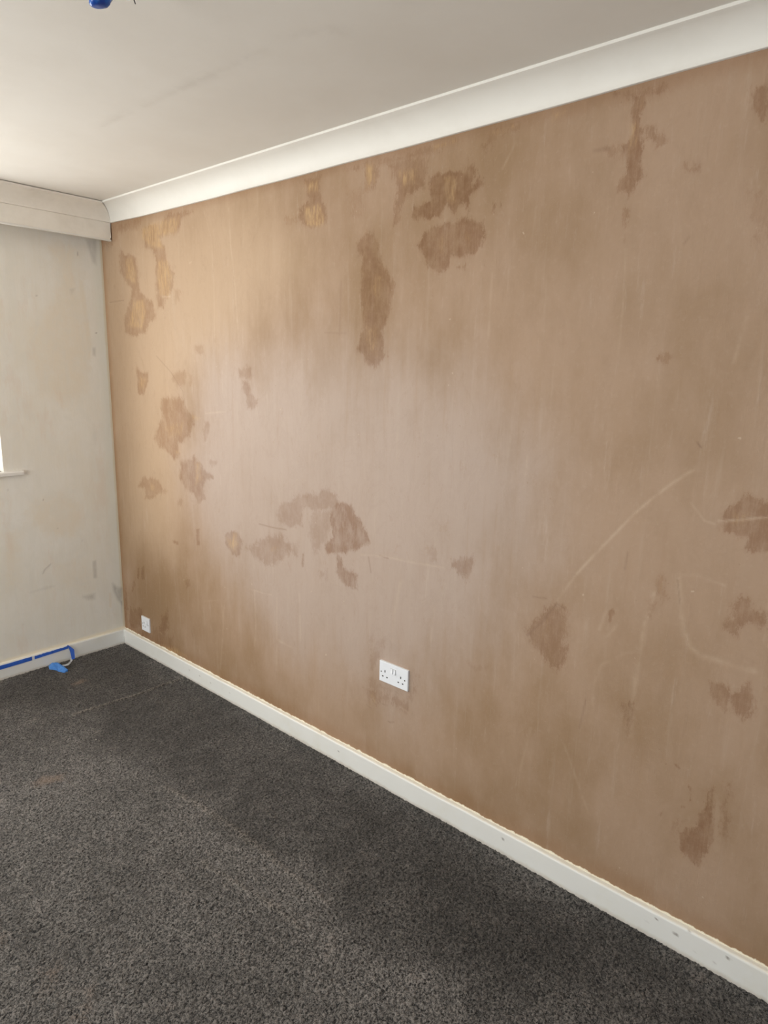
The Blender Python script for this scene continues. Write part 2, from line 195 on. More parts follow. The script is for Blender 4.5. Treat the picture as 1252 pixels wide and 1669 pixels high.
OCHRE = [[0.9,[[-0.249,2.201],[-0.314,2.212],[-0.35,2.132],[-0.336,2.081],[-0.248,2.113]]],[0.9,[[-0.308,1.994],[-0.416,1.997],[-0.427,1.936],[-0.383,1.849],[-0.239,1.871],[-0.284,1.942]]],[1,[[-0.433,2.336],[-0.535,2.348],[-0.648,2.351],[-0.772,2.351],[-0.736,2.285],[-0.579,2.287],[-0.622,2.225],[-0.509,2.245],[-0.429,2.295]]],[0.9,[[-0.568,2.173],[-0.649,2.166],[-0.682,2.09],[-0.65,1.994],[-0.571,2.015],[-0.554,2.1]]],[0.7,[[-1.664,2.252],[-1.724,2.263],[-1.762,2.227],[-1.743,2.198],[-1.664,2.214]]],[0.7,[[-0.332,1.614],[-0.403,1.597],[-0.361,1.541],[-0.315,1.54]]],[0.8,[[-1.647,2.363],[-1.717,2.358],[-1.717,2.321],[-1.657,2.33]]],[0.8,[[-1.647,2.274],[-1.726,2.27],[-1.736,2.206],[-1.657,2.216]]],[0.9,[[-1.97,2.37],[-2.004,2.364],[-2.005,2.313],[-1.972,2.289]]],[0.7,[[-2.118,2.323],[-2.195,2.321],[-2.189,2.279],[-2.136,2.27]]],[0.6,[[-2.313,2.275],[-2.362,2.267],[-2.366,2.189],[-2.324,2.2]]],[0.5,[[-2.004,2.008],[-2.056,1.992],[-2.041,1.915],[-1.989,1.942]]],[0.45,[[-1.974,1.825],[-2.044,1.823],[-2.038,1.711],[-1.985,1.73]]],[0.35,[[-2.286,2.102],[-2.343,2.107],[-2.332,2.043],[-2.296,2.035]]],[0.35,[[-2.391,2.112],[-2.444,2.116],[-2.435,2.055],[-2.401,2.047]]],[0.8,[[-2.258,2.379],[-2.342,2.381],[-2.356,2.374],[-2.273,2.366]]],[0.6,[[-2.486,2.376],[-2.565,2.381],[-2.565,2.372],[-2.506,2.36]]],[0.7,[[-2.684,2.386],[-2.731,2.381],[-2.709,2.371],[-2.685,2.366]]],[0.9,[[-2.92,2.304],[-2.93,2.302],[-2.932,2.247],[-2.923,2.239]]],[0.5,[[-2.932,2.367],[-2.945,2.364],[-2.945,2.34],[-2.932,2.342]]],[0.6,[[-0.822,1.209],[-0.868,1.205],[-0.886,1.119],[-0.821,1.075]]],[0.8,[[-0.384,1.029],[-0.426,1.034],[-0.424,1.005],[-0.39,1.0]]],[0.5,[[-0.547,1.357],[-0.765,1.407],[-0.711,1.324],[-0.593,1.297]]],[0.8,[[-0.813,1.432],[-0.881,1.419],[-0.858,1.411],[-0.82,1.417]]],[0.8,[[-0.647,1.237],[-0.689,1.246],[-0.671,1.221]]],[0.9,[[-1.13,0.884],[-1.158,0.893],[-1.142,0.842],[-1.128,0.84]]],[0.6,[[-1.072,0.856],[-1.177,0.849],[-1.147,0.791],[-1.091,0.806]]],[0.6,[[-1.421,0.874],[-1.47,0.894],[-1.47,0.878],[-1.37,0.834]]],[0.5,[[-3.278,1.321],[-3.313,1.332],[-3.317,1.298],[-3.282,1.292]]],[0.5,[[-3.112,1.111],[-3.13,1.109],[-3.127,1.056],[-3.116,1.073]]],[0.4,[[-3.292,0.832],[-3.319,0.841],[-3.318,0.802],[-3.301,0.802]]],[0.3,[[-2.76,0.898],[-2.805,0.918],[-2.798,0.811],[-2.757,0.829]]],[0.3,[[-3.311,0.414],[-3.333,0.426],[-3.328,0.367],[-3.31,0.371]]],[0.8,[[-2.039,0.371],[-2.049,0.378],[-2.061,0.351],[-2.048,0.353]]],[0.9,[[-0.42,0.103],[-0.552,0.132],[-0.675,0.117],[-0.548,0.088]]]]
SCRAPE = [[0.006,0.7,[[-3.172,1.424],[-3.127,1.386],[-3.079,1.34],[-3.023,1.278],[-2.978,1.215],[-2.924,1.144],[-2.867,1.063],[-2.816,0.972]]],[0.005,0.9,[[-3.249,1.298],[-3.285,1.305],[-3.325,1.316],[-3.36,1.325]]],[0.005,0.4,[[-3.173,1.338],[-3.195,1.314],[-3.214,1.293],[-3.239,1.288]]],[0.012,0.5,[[-3.163,1.135],[-3.178,1.056],[-3.195,0.983],[-3.217,0.938],[-3.248,0.921],[-3.32,0.921],[-3.379,0.919]]],[0.006,0.3,[[-3.155,1.133],[-3.217,1.141],[-3.285,1.129]]],[0.01,0.5,[[-3.105,1.064],[-3.091,0.987],[-3.086,0.912],[-3.081,0.828],[-3.079,0.714],[-3.083,0.615]]],[0.008,0.35,[[-2.973,0.977],[-2.958,0.916]]],[0.008,0.35,[[-3.01,0.945],[-2.987,0.903]]],[0.006,0.3,[[-2.678,1.411],[-2.673,1.319]]],[0.006,0.25,[[-2.959,0.67],[-2.957,0.736],[-2.975,0.807],[-3.038,0.863],[-3.082,0.883]]],[0.005,0.3,[[-2.933,2.001],[-2.94,1.872],[-2.939,1.719]]],[0.006,0.35,[[-3.254,1.81],[-3.245,1.761],[-3.237,1.701]]],[0.005,0.5,[[-1.157,2.338],[-1.164,2.194],[-1.189,2.017],[-1.205,1.784]]],[0.005,0.4,[[-0.973,2.348],[-1.021,2.231],[-1.032,2.05],[-1.025,1.802]]],[0.006,0.4,[[-0.935,1.447],[-1.092,1.464]]],[0.004,0.8,[[-0.838,2.138],[-0.86,2.144]]],[0.006,0.9,[[-0.594,2.002],[-0.664,1.999]]],[0.005,0.4,[[-0.04,1.998],[-0.197,2.0]]],[0.006,0.5,[[-1.286,0.642],[-1.29,0.46],[-1.278,0.361]]],[0.006,0.4,[[-1.45,0.641],[-1.446,0.458],[-1.443,0.282]]],[0.006,0.45,[[-1.446,0.438],[-1.545,0.432]]],[0.006,0.4,[[-1.603,0.701],[-1.609,0.482]]],[0.007,0.4,[[-1.037,0.502],[-1.019,0.322],[-0.99,0.145]]],[0.012,0.25,[[-2.182,0.896],[-2.151,0.758],[-2.143,0.64]]],[0.005,0.5,[[-1.25,0.639],[-1.365,0.643],[-1.413,0.649]]],[0.008,0.25,[[-2.341,0.825],[-2.33,0.695]]],[0.006,0.4,[[-1.974,0.951],[-2.085,0.969],[-2.213,0.972],[-2.375,0.984]]],[0.005,0.4,[[-1.02,0.528],[-1.022,0.416]]],[0.005,0.35,[[-1.443,0.444],[-1.554,0.434]]],[0.006,0.3,[[-0.864,0.479],[-1.02,0.528]]],[0.006,0.5,[[-2.185,0.38],[-2.233,0.371]]],[0.006,0.3,[[-2.757,0.51],[-2.728,0.333],[-2.728,0.214]]],[0.006,0.25,[[-2.877,0.503],[-2.978,0.304]]],[0.01,0.25,[[-3.332,0.537],[-3.351,0.372]]],[0.006,0.3,[[-2.512,1.969],[-2.511,1.783]]],[0.005,0.35,[[-2.571,2.33],[-2.53,2.265]]]]
NICK = [[0.003,0.8,[[-0.051,2.001],[-0.207,2.003]]],[0.003,0.5,[[-0.51,1.715],[-0.638,1.638],[-0.743,1.545],[-0.761,1.468]]],[0.004,0.8,[[-3.174,1.495],[-3.183,1.484]]],[0.005,0.5,[[-2.721,0.827],[-2.769,0.886],[-2.816,0.961]]],[0.004,0.45,[[-2.731,0.962],[-2.778,0.968]]],[0.004,0.45,[[-2.816,0.961],[-2.844,0.95]]],[0.004,0.4,[[-3.021,1.167],[-3.017,1.116]]],[0.003,0.5,[[-3.165,1.117],[-3.178,1.05]]],[0.004,0.6,[[-1.33,0.967],[-1.423,0.967],[-1.519,0.973]]],[0.003,0.5,[[-2.067,0.967],[-2.115,0.964]]],[0.003,0.6,[[-0.801,0.806],[-0.797,0.74]]],[0.003,0.4,[[-0.561,0.249],[-0.576,0.212]]],[0.003,0.4,[[-0.737,0.278],[-0.743,0.24]]],[0.003,0.6,[[-2.134,0.293],[-2.143,0.291],[-2.163,0.3]]],[0.003,0.5,[[-2.099,0.355],[-2.128,0.359]]],[0.003,0.4,[[-2.014,0.32],[-2.044,0.314]]],[0.004,0.4,[[-3.085,1.995],[-3.095,2.01]]],[0.005,0.3,[[-1.848,1.988],[-1.841,1.796]]],[0.005,0.25,[[-1.758,1.804],[-1.874,1.8]]],[0.004,0.5,[[-2.012,0.949],[-2.026,0.89]]],[0.004,0.4,[[-2.937,0.677],[-2.924,0.574]]],[0.008,0.4,[[-2.822,2.262],[-2.863,2.26]]]]
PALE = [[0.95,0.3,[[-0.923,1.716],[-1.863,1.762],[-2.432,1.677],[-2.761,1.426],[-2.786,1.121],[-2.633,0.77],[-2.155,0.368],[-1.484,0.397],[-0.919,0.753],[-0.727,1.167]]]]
WARM_TONE = [[1,0.35,[[0.102,2.375],[-1.359,2.402],[-1.656,2.09],[-1.255,1.768],[-0.753,1.538],[-0.573,0.684],[-0.064,0.584]]]]
B_SMUDGE = [[0.5,0.012,[[-0.084,2.318],[-0.028,2.327],[-0.037,2.197],[-0.057,2.208]]],[0.5,0.008,[[-0.089,1.756],[-0.071,1.757],[-0.074,1.709],[-0.09,1.716]]],[0.8,0.012,[[-0.062,0.39],[-0.036,0.363],[-0.002,0.348],[-0.009,0.244],[-0.041,0.288],[-0.058,0.347]]],[0.6,0.008,[[-0.171,0.548],[-0.151,0.551],[-0.152,0.444],[-0.172,0.448]]],[0.6,0.014,[[-0.243,0.351],[-0.172,0.354],[-0.174,0.321],[-0.213,0.323]]],[0.16,0.02,[[-0.11,1.342],[-0.095,1.28],[-0.106,1.218],[-0.121,1.225],[-0.124,1.281]]],[0.4,0.01,[[-0.19,2.052],[-0.162,2.061],[-0.185,2.027]]],[0.3,0.01,[[-0.454,0.543],[-0.429,0.563],[-0.398,0.582],[-0.424,0.555]]],[0.35,0.012,[[-0.52,0.444],[-0.438,0.456],[-0.391,0.452],[-0.439,0.444]]],[0.6,0.004,[[-0.018,0.268],[-0.009,0.266],[-0.018,0.155]]]]
B_WARM = [[0.6,0.07,[[-0.289,2.257],[-0.133,2.279],[-0.133,2.103],[-0.109,1.963],[-0.102,1.765],[-0.135,1.495],[-0.236,1.428],[-0.4,1.497],[-0.435,1.813],[-0.298,1.979],[-0.239,2.091]]],[0.5,0.05,[[-0.484,0.941],[-0.326,0.982],[-0.197,0.904],[-0.224,0.702],[-0.358,0.713],[-0.485,0.802]]],[0.5,0.05,[[-0.643,0.798],[-0.537,0.781],[-0.563,0.467],[-0.676,0.433]]],[0.4,0.05,[[-0.397,0.594],[-0.22,0.584],[-0.144,0.368],[-0.274,0.365],[-0.39,0.458]]],[0.5,0.012,[[-0.133,2.103],[-0.119,2.104],[-0.105,1.911],[-0.095,1.766],[-0.114,1.698],[-0.118,1.831],[-0.126,2.0]]],[0.6,0.01,[[-0.089,0.334],[-0.072,0.337],[-0.078,0.241],[-0.092,0.245]]]]
B_DOT = [[0.004,0.9,[[-0.063,1.837],[-0.061,1.836]]],[0.004,0.9,[[-0.416,0.945],[-0.415,0.944]]],[0.004,0.9,[[-0.352,0.776],[-0.352,0.776]]],[0.004,0.7,[[-0.223,0.681],[-0.222,0.681]]],[0.004,0.6,[[-0.573,0.273],[-0.573,0.273]]],[0.004,0.5,[[-0.366,2.005],[-0.36,2.006]]],[0.004,0.4,[[-0.449,0.535],[-0.436,0.558],[-0.405,0.58]]],[0.003,0.5,[[-0.135,2.248],[-0.135,2.232]]],[0.004,0.8,[[-0.587,1.017],[-0.586,1.017]]]]
C_ZONE = [[-1,0.15,[[-0.699,0.043],[-0.008,-0.148],[-0.003,-0.676],[0.002,-1.661],[-0.006,-2.359],[-0.033,-3.003],[-0.05,-3.417],[-0.082,-3.543],[-0.536,-3.048],[-0.531,-2.764],[-0.576,-2.457],[-0.578,-2.124],[-0.574,-1.84],[-0.582,-1.526],[-0.563,-1.225],[-0.602,-1.025],[-0.629,-0.782],[-0.657,-0.468],[-0.778,-0.185]]],[0.8,0.12,[[-0.647,-1.456],[-0.584,-1.698],[-0.568,-1.957],[-0.592,-2.315],[-0.595,-2.476],[-0.558,-2.785],[-0.686,-2.884],[-0.701,-2.739],[-0.682,-2.383],[-0.725,-2.128],[-0.723,-1.844]]],[-0.7,0.12,[[-1.287,-1.65],[-1.254,-1.725],[-1.269,-1.963],[-1.362,-2.147],[-1.433,-2.07]]],[0.6,0.03,[[-0.593,-1.642],[-0.435,-1.714],[-0.465,-1.778],[-0.592,-1.734]]],[0.6,0.03,[[-0.532,-2.049],[-0.437,-2.07],[-0.448,-2.138],[-0.557,-2.098]]],[0.5,0.03,[[-0.277,-1.712],[-0.042,-1.925],[-0.084,-1.986],[-0.303,-1.789]]],[0.4,0.04,[[-0.478,-1.276],[-0.365,-1.395],[-0.464,-1.442]]],[-0.6,0.04,[[-0.625,-0.808],[-0.469,-0.763],[-0.484,-1.022],[-0.577,-1.132],[-0.644,-0.981]]],[-0.6,0.03,[[-0.574,-1.753],[-0.462,-1.902],[-0.53,-2.176],[-0.589,-2.063]]],[-0.5,0.05,[[-0.503,-2.181],[-0.38,-2.361],[-0.483,-2.518],[-0.572,-2.422]]],[0.35,0.05,[[-0.813,-0.884],[-0.601,-0.72],[-0.59,-1.272],[-0.716,-1.447]]],[0.5,0.03,[[-0.202,-3.282],[-0.063,-3.339],[-0.079,-3.416],[-0.236,-3.375]]],[0.6,0.04,[[-0.62,-2.668],[-0.512,-2.75],[-0.505,-2.921],[-0.619,-2.888]]],[-0.5,0.06,[[-0.145,-2.463],[-0.134,-2.935],[-0.331,-3.142],[-0.397,-2.909],[-0.364,-2.561]]]]
C_LINE = [[0.012,1,[[-0.612,-0.652],[-0.471,-0.661],[-0.3,-0.683],[-0.141,-0.681],[-0.041,-0.685]]],[0.02,0.5,[[-0.619,-1.486],[-0.589,-1.707],[-0.58,-1.89],[-0.578,-2.124]]],[0.015,0.45,[[-0.756,-1.957],[-0.728,-2.169],[-0.708,-2.412]]],[0.015,0.4,[[-0.589,-2.063],[-0.586,-2.406]]]]
C_DUST = [[0.9,0.035,[[-0.964,-1.07],[-0.921,-1.047],[-0.854,-1.101],[-0.879,-1.143],[-0.95,-1.118]]],[1,0.03,[[-0.48,-0.318],[-0.402,-0.306],[-0.396,-0.347],[-0.474,-0.364]]],[0.8,0.05,[[-1.288,-2.008],[-1.249,-1.993],[-1.259,-2.039],[-1.308,-2.056]]],[0.7,0.04,[[-1.326,-1.762],[-1.312,-1.777],[-1.329,-1.812],[-1.339,-1.801]]],[0.7,0.05,[[-1.317,-2.184],[-1.277,-2.193],[-1.279,-2.218],[-1.315,-2.198]]],[0.7,0.03,[[-1.238,-2.14],[-1.221,-2.143],[-1.245,-2.192],[-1.258,-2.192]]],[0.4,0.02,[[-0.752,-0.538],[-0.733,-0.544],[-0.743,-0.571],[-0.759,-0.563]]]]
CEIL_SMEAR = [[0.02,0.7,[[-0.605,-1.23],[-0.606,-1.458]]],[0.02,0.6,[[-0.607,-1.537],[-0.606,-1.776]]],[0.03,0.8,[[-0.606,-1.759],[-0.599,-1.915]]],[0.02,0.5,[[-0.599,-1.915],[-0.602,-2.031]]],[0.02,0.6,[[-0.598,-2.079],[-0.594,-2.15]]],[0.03,0.5,[[-0.598,-2.272],[-0.585,-2.324]]],[0.03,0.7,[[-0.563,-2.375],[-0.532,-2.379]]]]
SPECKS = [[-3.196,0.046,0.004],[-3.222,0.073,0.003],[-3.28,0.058,0.007],[-3.421,0.072,0.006],[-3.388,0.033,0.003],[-3.416,0.011,0.004],[-2.692,0.063,0.005],[-0.73,0.058,0.004],[-0.828,0.056,0.003],[-0.923,0.05,0.004],[-1.094,0.051,0.003],[-1.874,0.056,0.004],[-3.334,0.033,0.003],[-3.314,0.089,0.003]]

# ------------------------------------------------------------------ materials
def plaster_pink():
    m = M('skimmed_pink_plaster', .72, .25)
    e = m.attr('damp_e'); s = m.attr('damp_s'); oc = m.attr('ochre'); sc_ = m.attr('scrape'); nk = m.attr('nick'); pale = m.attr('pale')
    y, z = m.sep.outputs[1], m.sep.outputs[2]
    # wide plaster mottling, a yellower zone by the corner, a paler one mid-wall
    big = m.cnoise(1.1, 3, .5, off=3); mid = m.cnoise(4.5, 5, .6, (1, 1, .55), off=9)
    streak = m.cnoise(9, 5, .65, (1, 3.2, .22), off=5); fine = m.cnoise(60, 4, .7, off=2)
    hairs = m.cnoise(30, 5, .7, (1, 3.5, .12), off=11)
    c = m.mix(m.step(m.add(big, m.mul(mid, .9)), -.28, .28), BROWN_P, PINK_P)
    c = m.mix(m.mul(m.step(m.add(m.attr('warm_tone'), m.mul(m.add(mid, m.mul(streak, .5)), .5)), .05, 1.0), .85), c, WARM_P)
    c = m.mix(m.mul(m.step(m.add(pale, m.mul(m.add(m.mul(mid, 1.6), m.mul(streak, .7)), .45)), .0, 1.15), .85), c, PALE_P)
    c = m.mix(m.step(streak, .05, .3, 0, .25), c, (.50, .40, .31))
    c = m.mix(m.step(m.mul(streak, -1), .05, .3, 0, .22), c, (.33, .21, .13))
    c = m.mix(m.step(fine, .02, .25, 0, .12), c, (.52, .42, .33))
    vein = m.step(m.math('ABSOLUTE', m.cnoise(7, 6, .7, (1, 1.2, .5), off=61, dist=.8)), .0, .035)
    c = m.mix(m.mul(m.math('SUBTRACT', 1.0, vein), .06), c, (.24, .155, .10))
    spot = m.step(m.cnoise(13, 7, .78, (1, 1.3, .7), off=66), .07, .15)
    c = m.mix(m.mul(spot, .22), c, (.33, .22, .145))
    c = m.mix(m.mul(m.step(m.cnoise(10, 7, .78, (1, 2.2, .3), off=67), .07, .2), .20), c, (.56, .46, .385))
    # the damp patches: ragged edges, streaky inside
    rag = m.add(m.mul(m.cnoise(28, 6, .75, (1, 1, .6), off=1), 11.0), m.mul(m.cnoise(100, 4, .75, (1, 1.3, .55), off=6), 5.0))
    em = m.step(m.add(e, rag), -.7, 1.3)
    dens = m.step(m.add(m.mul(m.cnoise(16, 6, .75, (1, 1.1, .7), off=4), 1.3), m.mul(m.cnoise(70, 3, .6, (1, 2, .2), off=8), .45)), -.24, .18, .38, 1.0)
    dm = m.mul(m.mul(em, s), dens)
    c = m.mix(m.mul(dm, .95), c, DAMP_C, 'MULTIPLY')
    rim = m.mul(m.mul(m.step(m.add(e, rag), -1.6, -.1), m.math('SUBTRACT', 1.0, em)), s)
    c = m.mix(m.mul(rim, .3), c, (.90, .84, .80), 'MULTIPLY')
    ost = m.step(m.add(m.cnoise(34, 5, .75, (1, 2.6, .32), off=14), m.mul(m.cnoise(120, 3, .6, (1, 3, .3)), .5)), -.08, .10)
    om = m.mul(m.step(m.add(oc, m.mul(rag, .06)), .15, .8), m.add(m.mul(ost, .50), .08))
    c = m.mix(om, c, (.56, .375, .185))
    # browner bands along the coving, the skirting board and the far corner
    top = m.step(m.add(z, m.mul(m.cnoise(9, 4, .6, off=20), .06)), 2.345, 2.40)
    c = m.mix(m.mul(top, .45), c, (.70, .55, .42), 'MULTIPLY')
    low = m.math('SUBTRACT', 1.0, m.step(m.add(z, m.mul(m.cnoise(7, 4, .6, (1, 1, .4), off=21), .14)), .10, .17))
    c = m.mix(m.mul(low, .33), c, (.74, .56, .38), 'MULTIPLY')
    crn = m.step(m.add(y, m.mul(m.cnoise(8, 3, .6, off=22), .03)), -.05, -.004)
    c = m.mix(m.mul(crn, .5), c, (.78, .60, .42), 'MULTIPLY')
    # scrapes
    brk = m.step(m.cnoise(16, 4, .7, off=30), -.2, .15, .1, 1.0)
    c = m.mix(m.mul(m.mul(sc_, brk), .42), c, (.66, .53, .40))
    c = m.mix(m.mul(nk, .75), c, (.20, .12, .08))
    # pale crumbs scattered
    crumb = m.step(m.cnoise(46, 2, .4, off=40), .262, .30)
    c = m.mix(m.mul(crumb, .4), c, (.62, .50, .38))
    grit = m.step(m.cnoise(75, 2, .4, off=44), .255, .29)
    c = m.mix(m.mul(grit, .35), c, (.24, .15, .09))
    # cream paint run over from the skirting board
    paint = m.math('SUBTRACT', 1.0, m.step(m.add(z, m.mul(m.cnoise(34, 5, .7, (1, 1, .5), off=50), .026)), .0945, .0985))
    c = m.mix(paint, c, (.82, .76, .62))
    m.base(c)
    m.put(m.b.inputs['Roughness'], m.step(em, 0, 1, .62, .8))
    m.bump(m.add(m.add(m.mul(streak, 1.2), m.mul(fine, .35)), m.add(m.mul(m.add(sc_, m.mul(paint, .8)), .6), m.add(m.mul(hairs, .4), m.mul(em, -.1)))), .30, .004)
    return m.m
BROWN_P = (.280, .178, .098); PINK_P = (.388, .268, .184); PALE_P = (.435, .350, .302); WARM_P = (.46, .33, .22); DAMP_C = (.66, .54, .46)

def plaster_pale():
    m = M('bare_pale_plaster', .75, .22)
    sm = m.attr('smudge'); wa = m.attr('warm'); dot = m.attr('dot')
    x, z = m.sep.outputs[0], m.sep.outputs[2]
    big = m.cnoise(2.2, 4, .55, off=3); st = m.cnoise(8, 5, .65, (3, 1, .35), off=5); fine = m.cnoise(50, 4, .65, off=2)
    c = m.mix(m.step(m.add(big, m.mul(st, .6)), -.25, .25), (.755, .715, .63), (.80, .78, .73))
    wm = m.step(m.add(wa, m.add(m.mul(st, 1.0), m.add(m.mul(big, .9), m.mul(m.cnoise(16, 5, .7, off=71), .9)))), .05, .75)
    c = m.mix(m.mul(wm, .6), c, (.735, .65, .52))
    blot = m.step(m.cnoise(11, 6, .7, (1, 1, .6), off=17, dist=.6), -.04, .10)
    c = m.mix(m.mul(blot, .34), c, (.72, .70, .64))
    pk = m.step(m.cnoise(6, 5, .65, (1.6, 1, .5), off=27), .04, .2)
    c = m.mix(m.mul(pk, .28), c, (.70, .57, .46))
    edge = m.step(m.add(x, m.mul(m.cnoise(5, 3, .6, off=9), .05)), -.085, -.02)
    c = m.mix(m.mul(edge, .6), c, (.74, .74, .67))
    rim = m.step(m.add(x, m.mul(m.cnoise(14, 3, .6, off=12), .012)), -.016, -.005)
    c = m.mix(m.mul(rim, .6), c, (.66, .58, .40))
    s2 = m.mul(sm, m.step(m.cnoise(30, 5, .7, (1.5, 1, .6), off=7), -.3, .1, .35, 1))
    c = m.mix(m.mul(s2, .62), c, (.27, .25, .22))
    c = m.mix(m.mul(dot, .8), c, (.18, .13, .10))
    paint = m.math('SUBTRACT', 1.0, m.step(m.add(z, m.mul(m.cnoise(20, 5, .7, (1, 1, .5), off=50), .02)), .098, .112))
    c = m.mix(paint, c, (.80, .74, .61))
    m.base(c); m.bump(m.add(m.mul(st, 1.0), m.mul(fine, .4)), .25, .004)
    return m.m

def paint(name, col, rough=.45, spec=.4, dirt=.0, bumpy=.1, scuff=(.45, .40, .32)):
    m = M(name, rough, spec)
    c = m.mix(m.mul(m.step(m.cnoise(5, 5, .65, off=1), -.1, .3), dirt), col, scuff)
    m.base(c); m.bump(m.cnoise(35, 4, .6, off=3), bumpy, .002)
    return m.m

def ceiling_mat():
    m = M('matt_ceiling_paint', .85, .15)
    s = m.attr('smear'); n = m.cnoise(3, 4, .6)
    c = m.mix(m.step(n, -.25, .25), (.74, .715, .665), (.775, .755, .71))
    sm = m.mul(s, m.step(m.cnoise(14, 5, .7, off=4), -.25, .2))
    c = m.mix(m.mul(sm, .30), c, (.42, .38, .33))
    fl = m.step(m.cnoise(18, 3, .5, off=14), .25, .32)
    c = m.mix(m.mul(fl, .10), c, (.45, .42, .38))
    m.base(c); m.bump(m.add(m.cnoise(14, 5, .65), m.mul(m.cnoise(90, 3, .6), .3)), .18, .003)
    return m.m

def carpet_mat():
    m = M('charcoal_twist_pile', .95, .1)
    z = m.attr('zone'); l = m.attr('crease'); d = m.attr('dust'); t = m.attr('tuft')
    big = m.cnoise(2.6, 4, .6, off=1); mid = m.cnoise(12, 5, .7, off=7)
    spk = m.cnoise(150, 3, .75, off=2); spk2 = m.cnoise(330, 2, .6, off=5)
    v = m.add(m.add(m.mul(z, .27), m.mul(big, .75)), m.mul(mid, .9))
    tone = m.step(v, -.6, .6)
    c = m.mix(tone, CARPET_D, CARPET_L)
    c = m.mix(m.mul(l, .6), c, (.20, .175, .15))
    sp = m.add(m.add(spk, m.mul(spk2, .9)), m.mul(m.add(t, -.5), .28))
    k = m.step(sp, -.26, .28, -.05, 2.35)
    n = m.nt.nodes.new('ShaderNodeVectorMath'); n.operation = 'SCALE'; m.nt.links.new(c, n.inputs[0]); m.nt.links.new(k, n.inputs['Scale'])
    c = n.outputs[0]
    du = m.mul(m.step(m.add(d, m.mul(m.add(mid, spk), 1.4)), .1, 1.0), .6)
    c = m.mix(du, c, (.26, .18, .13))
    lint = m.step(m.cnoise(60, 1, .2, off=33), .335, .35)
    c = m.mix(m.mul(lint, .6), c, (.45, .42, .38))
    m.base(c)
    m.put(m.b.inputs['Sheen Weight'], .15); m.put(m.b.inputs['Sheen Roughness'], .6)
    m.bump(m.add(spk, m.mul(spk2, .6)), .8, .006)
    return m.m
CARPET_D = (.040, .036, .032); CARPET_L = (.138, .129, .121)

def skirting_mat():
    m = M('white_gloss_board_paint', .38, .45)
    sp = m.attr('speck'); z = m.sep.outputs[2]
    c = m.mix(m.step(m.cnoise(4, 5, .65, off=3), .0, .3, 0, .5), (.78, .785, .76), (.70, .67, .57))
    foot = m.math('SUBTRACT', 1.0, m.step(m.add(z, m.mul(m.cnoise(20, 4, .7), .02)), .004, .02))
    c = m.mix(m.mul(foot, .45), c, (.45, .38, .28))
    c = m.mix(sp, c, (.14, .11, .09))
    top = m.step(m.add(z, m.mul(m.cnoise(60, 4, .7, (1, 1, .3), off=8), .01)), HS-.004, HS+.001)
    c = m.mix(m.mul(top, .7), c, (.82, .765, .64))
    chip = m.mul(top, m.step(m.cnoise(45, 4, .7, off=60), .16, .24))
    c = m.mix(m.mul(chip, .6), c, (.55, .36, .22))
    m.base(c); m.bump(m.cnoise(25, 4, .6, off=3), .15, .003)
    return m.m

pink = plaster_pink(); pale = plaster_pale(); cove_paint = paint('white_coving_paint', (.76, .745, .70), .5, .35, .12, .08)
pelmet_paint = paint('yellowed_white_board_paint', (.83, .79, .72), .5, .35, .3, .08)
white_upvc = paint('white_plastic_frame', (.80, .80, .79), .3, .5, 0, .02)
sill_paint = paint('chipped_sill_paint', (.78, .76, .72), .45, .35, .3, .3)
plain = paint('plain_painted_plaster', (.62, .58, .51), .7, .25, .3, .15)
socket_white = paint('white_socket_plastic', (.80, .83, .88), .22, .5, 0, .0)
dark_slot = paint('dark_socket_slot', (.02, .02, .02), .5, .3, 0, 0)
screw_metal = M('screw_steel', .35, .5); screw_metal.base((.10, .09, .08)); screw_metal.b.inputs['Metallic'].default_value = .4; screw_metal = screw_metal.m
def tape_mat(name, a, b, rough=.5):
    m = M(name, rough, .4); m.base(m.mix(m.step(m.cnoise(60, 4, .6), -.25, .25), a, b)); m.bump(m.cnoise(160, 3, .6), .3, .001); return m.m
tape_blue = tape_mat('blue_masking_tape', (.022, .095, .46), (.04, .14, .60))
tape_lit = tape_mat('blue_masking_tape_lit', (.055, .20, .58), (.09, .28, .68))  # same tape; light on the upturned lump put into the lighter blue
tape_back = tape_mat('tape_adhesive_side', (.62, .68, .74), (.75, .79, .83), .25)
carpet = carpet_mat(); skirt = skirting_mat(); ceil_m = ceiling_mat()
def glass_mat():
    m = bpy.data.materials.new('window_glass'); m.use_nodes = True; nt = m.node_tree; nt.nodes.clear()
    o = nt.nodes.new('ShaderNodeOutputMaterial'); mx = nt.nodes.new('ShaderNodeMixShader'); g = nt.nodes.new('ShaderNodeBsdfGlossy'); t = nt.nodes.new('ShaderNodeBsdfTransparent')
    g.inputs['Roughness'].default_value = .02; mx.inputs[0].default_value = .07
    nt.links.new(t.outputs[0], mx.inputs[1]); nt.links.new(g.outputs[0], mx.inputs[2]); nt.links.new(mx.outputs[0], o.inputs[0]); return m
glass = glass_mat()

# ------------------------------------------------------------------ walls, ceiling, floor
def pink_attrs(P):
    e, s = zones(P, DAMP)
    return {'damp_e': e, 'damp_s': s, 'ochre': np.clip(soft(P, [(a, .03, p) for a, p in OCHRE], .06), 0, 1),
            'scrape': lines(P, SCRAPE), 'nick': lines(P, NICK), 'pale': soft(P, PALE, .6), 'warm_tone': soft(P, WARM_TONE, .6)}
ys = axis_pts(YF, 0, -3.68, 9, .004, .05); zs = axis_pts(0, HC, 0, 2.42, .004, .03)
link('wall_right', grid_mesh('wall_right', ys, zs, lambda P: np.stack([0*P[:, 0], P[:, 0], P[:, 1]], 1), pink_attrs), pink, kind='structure')

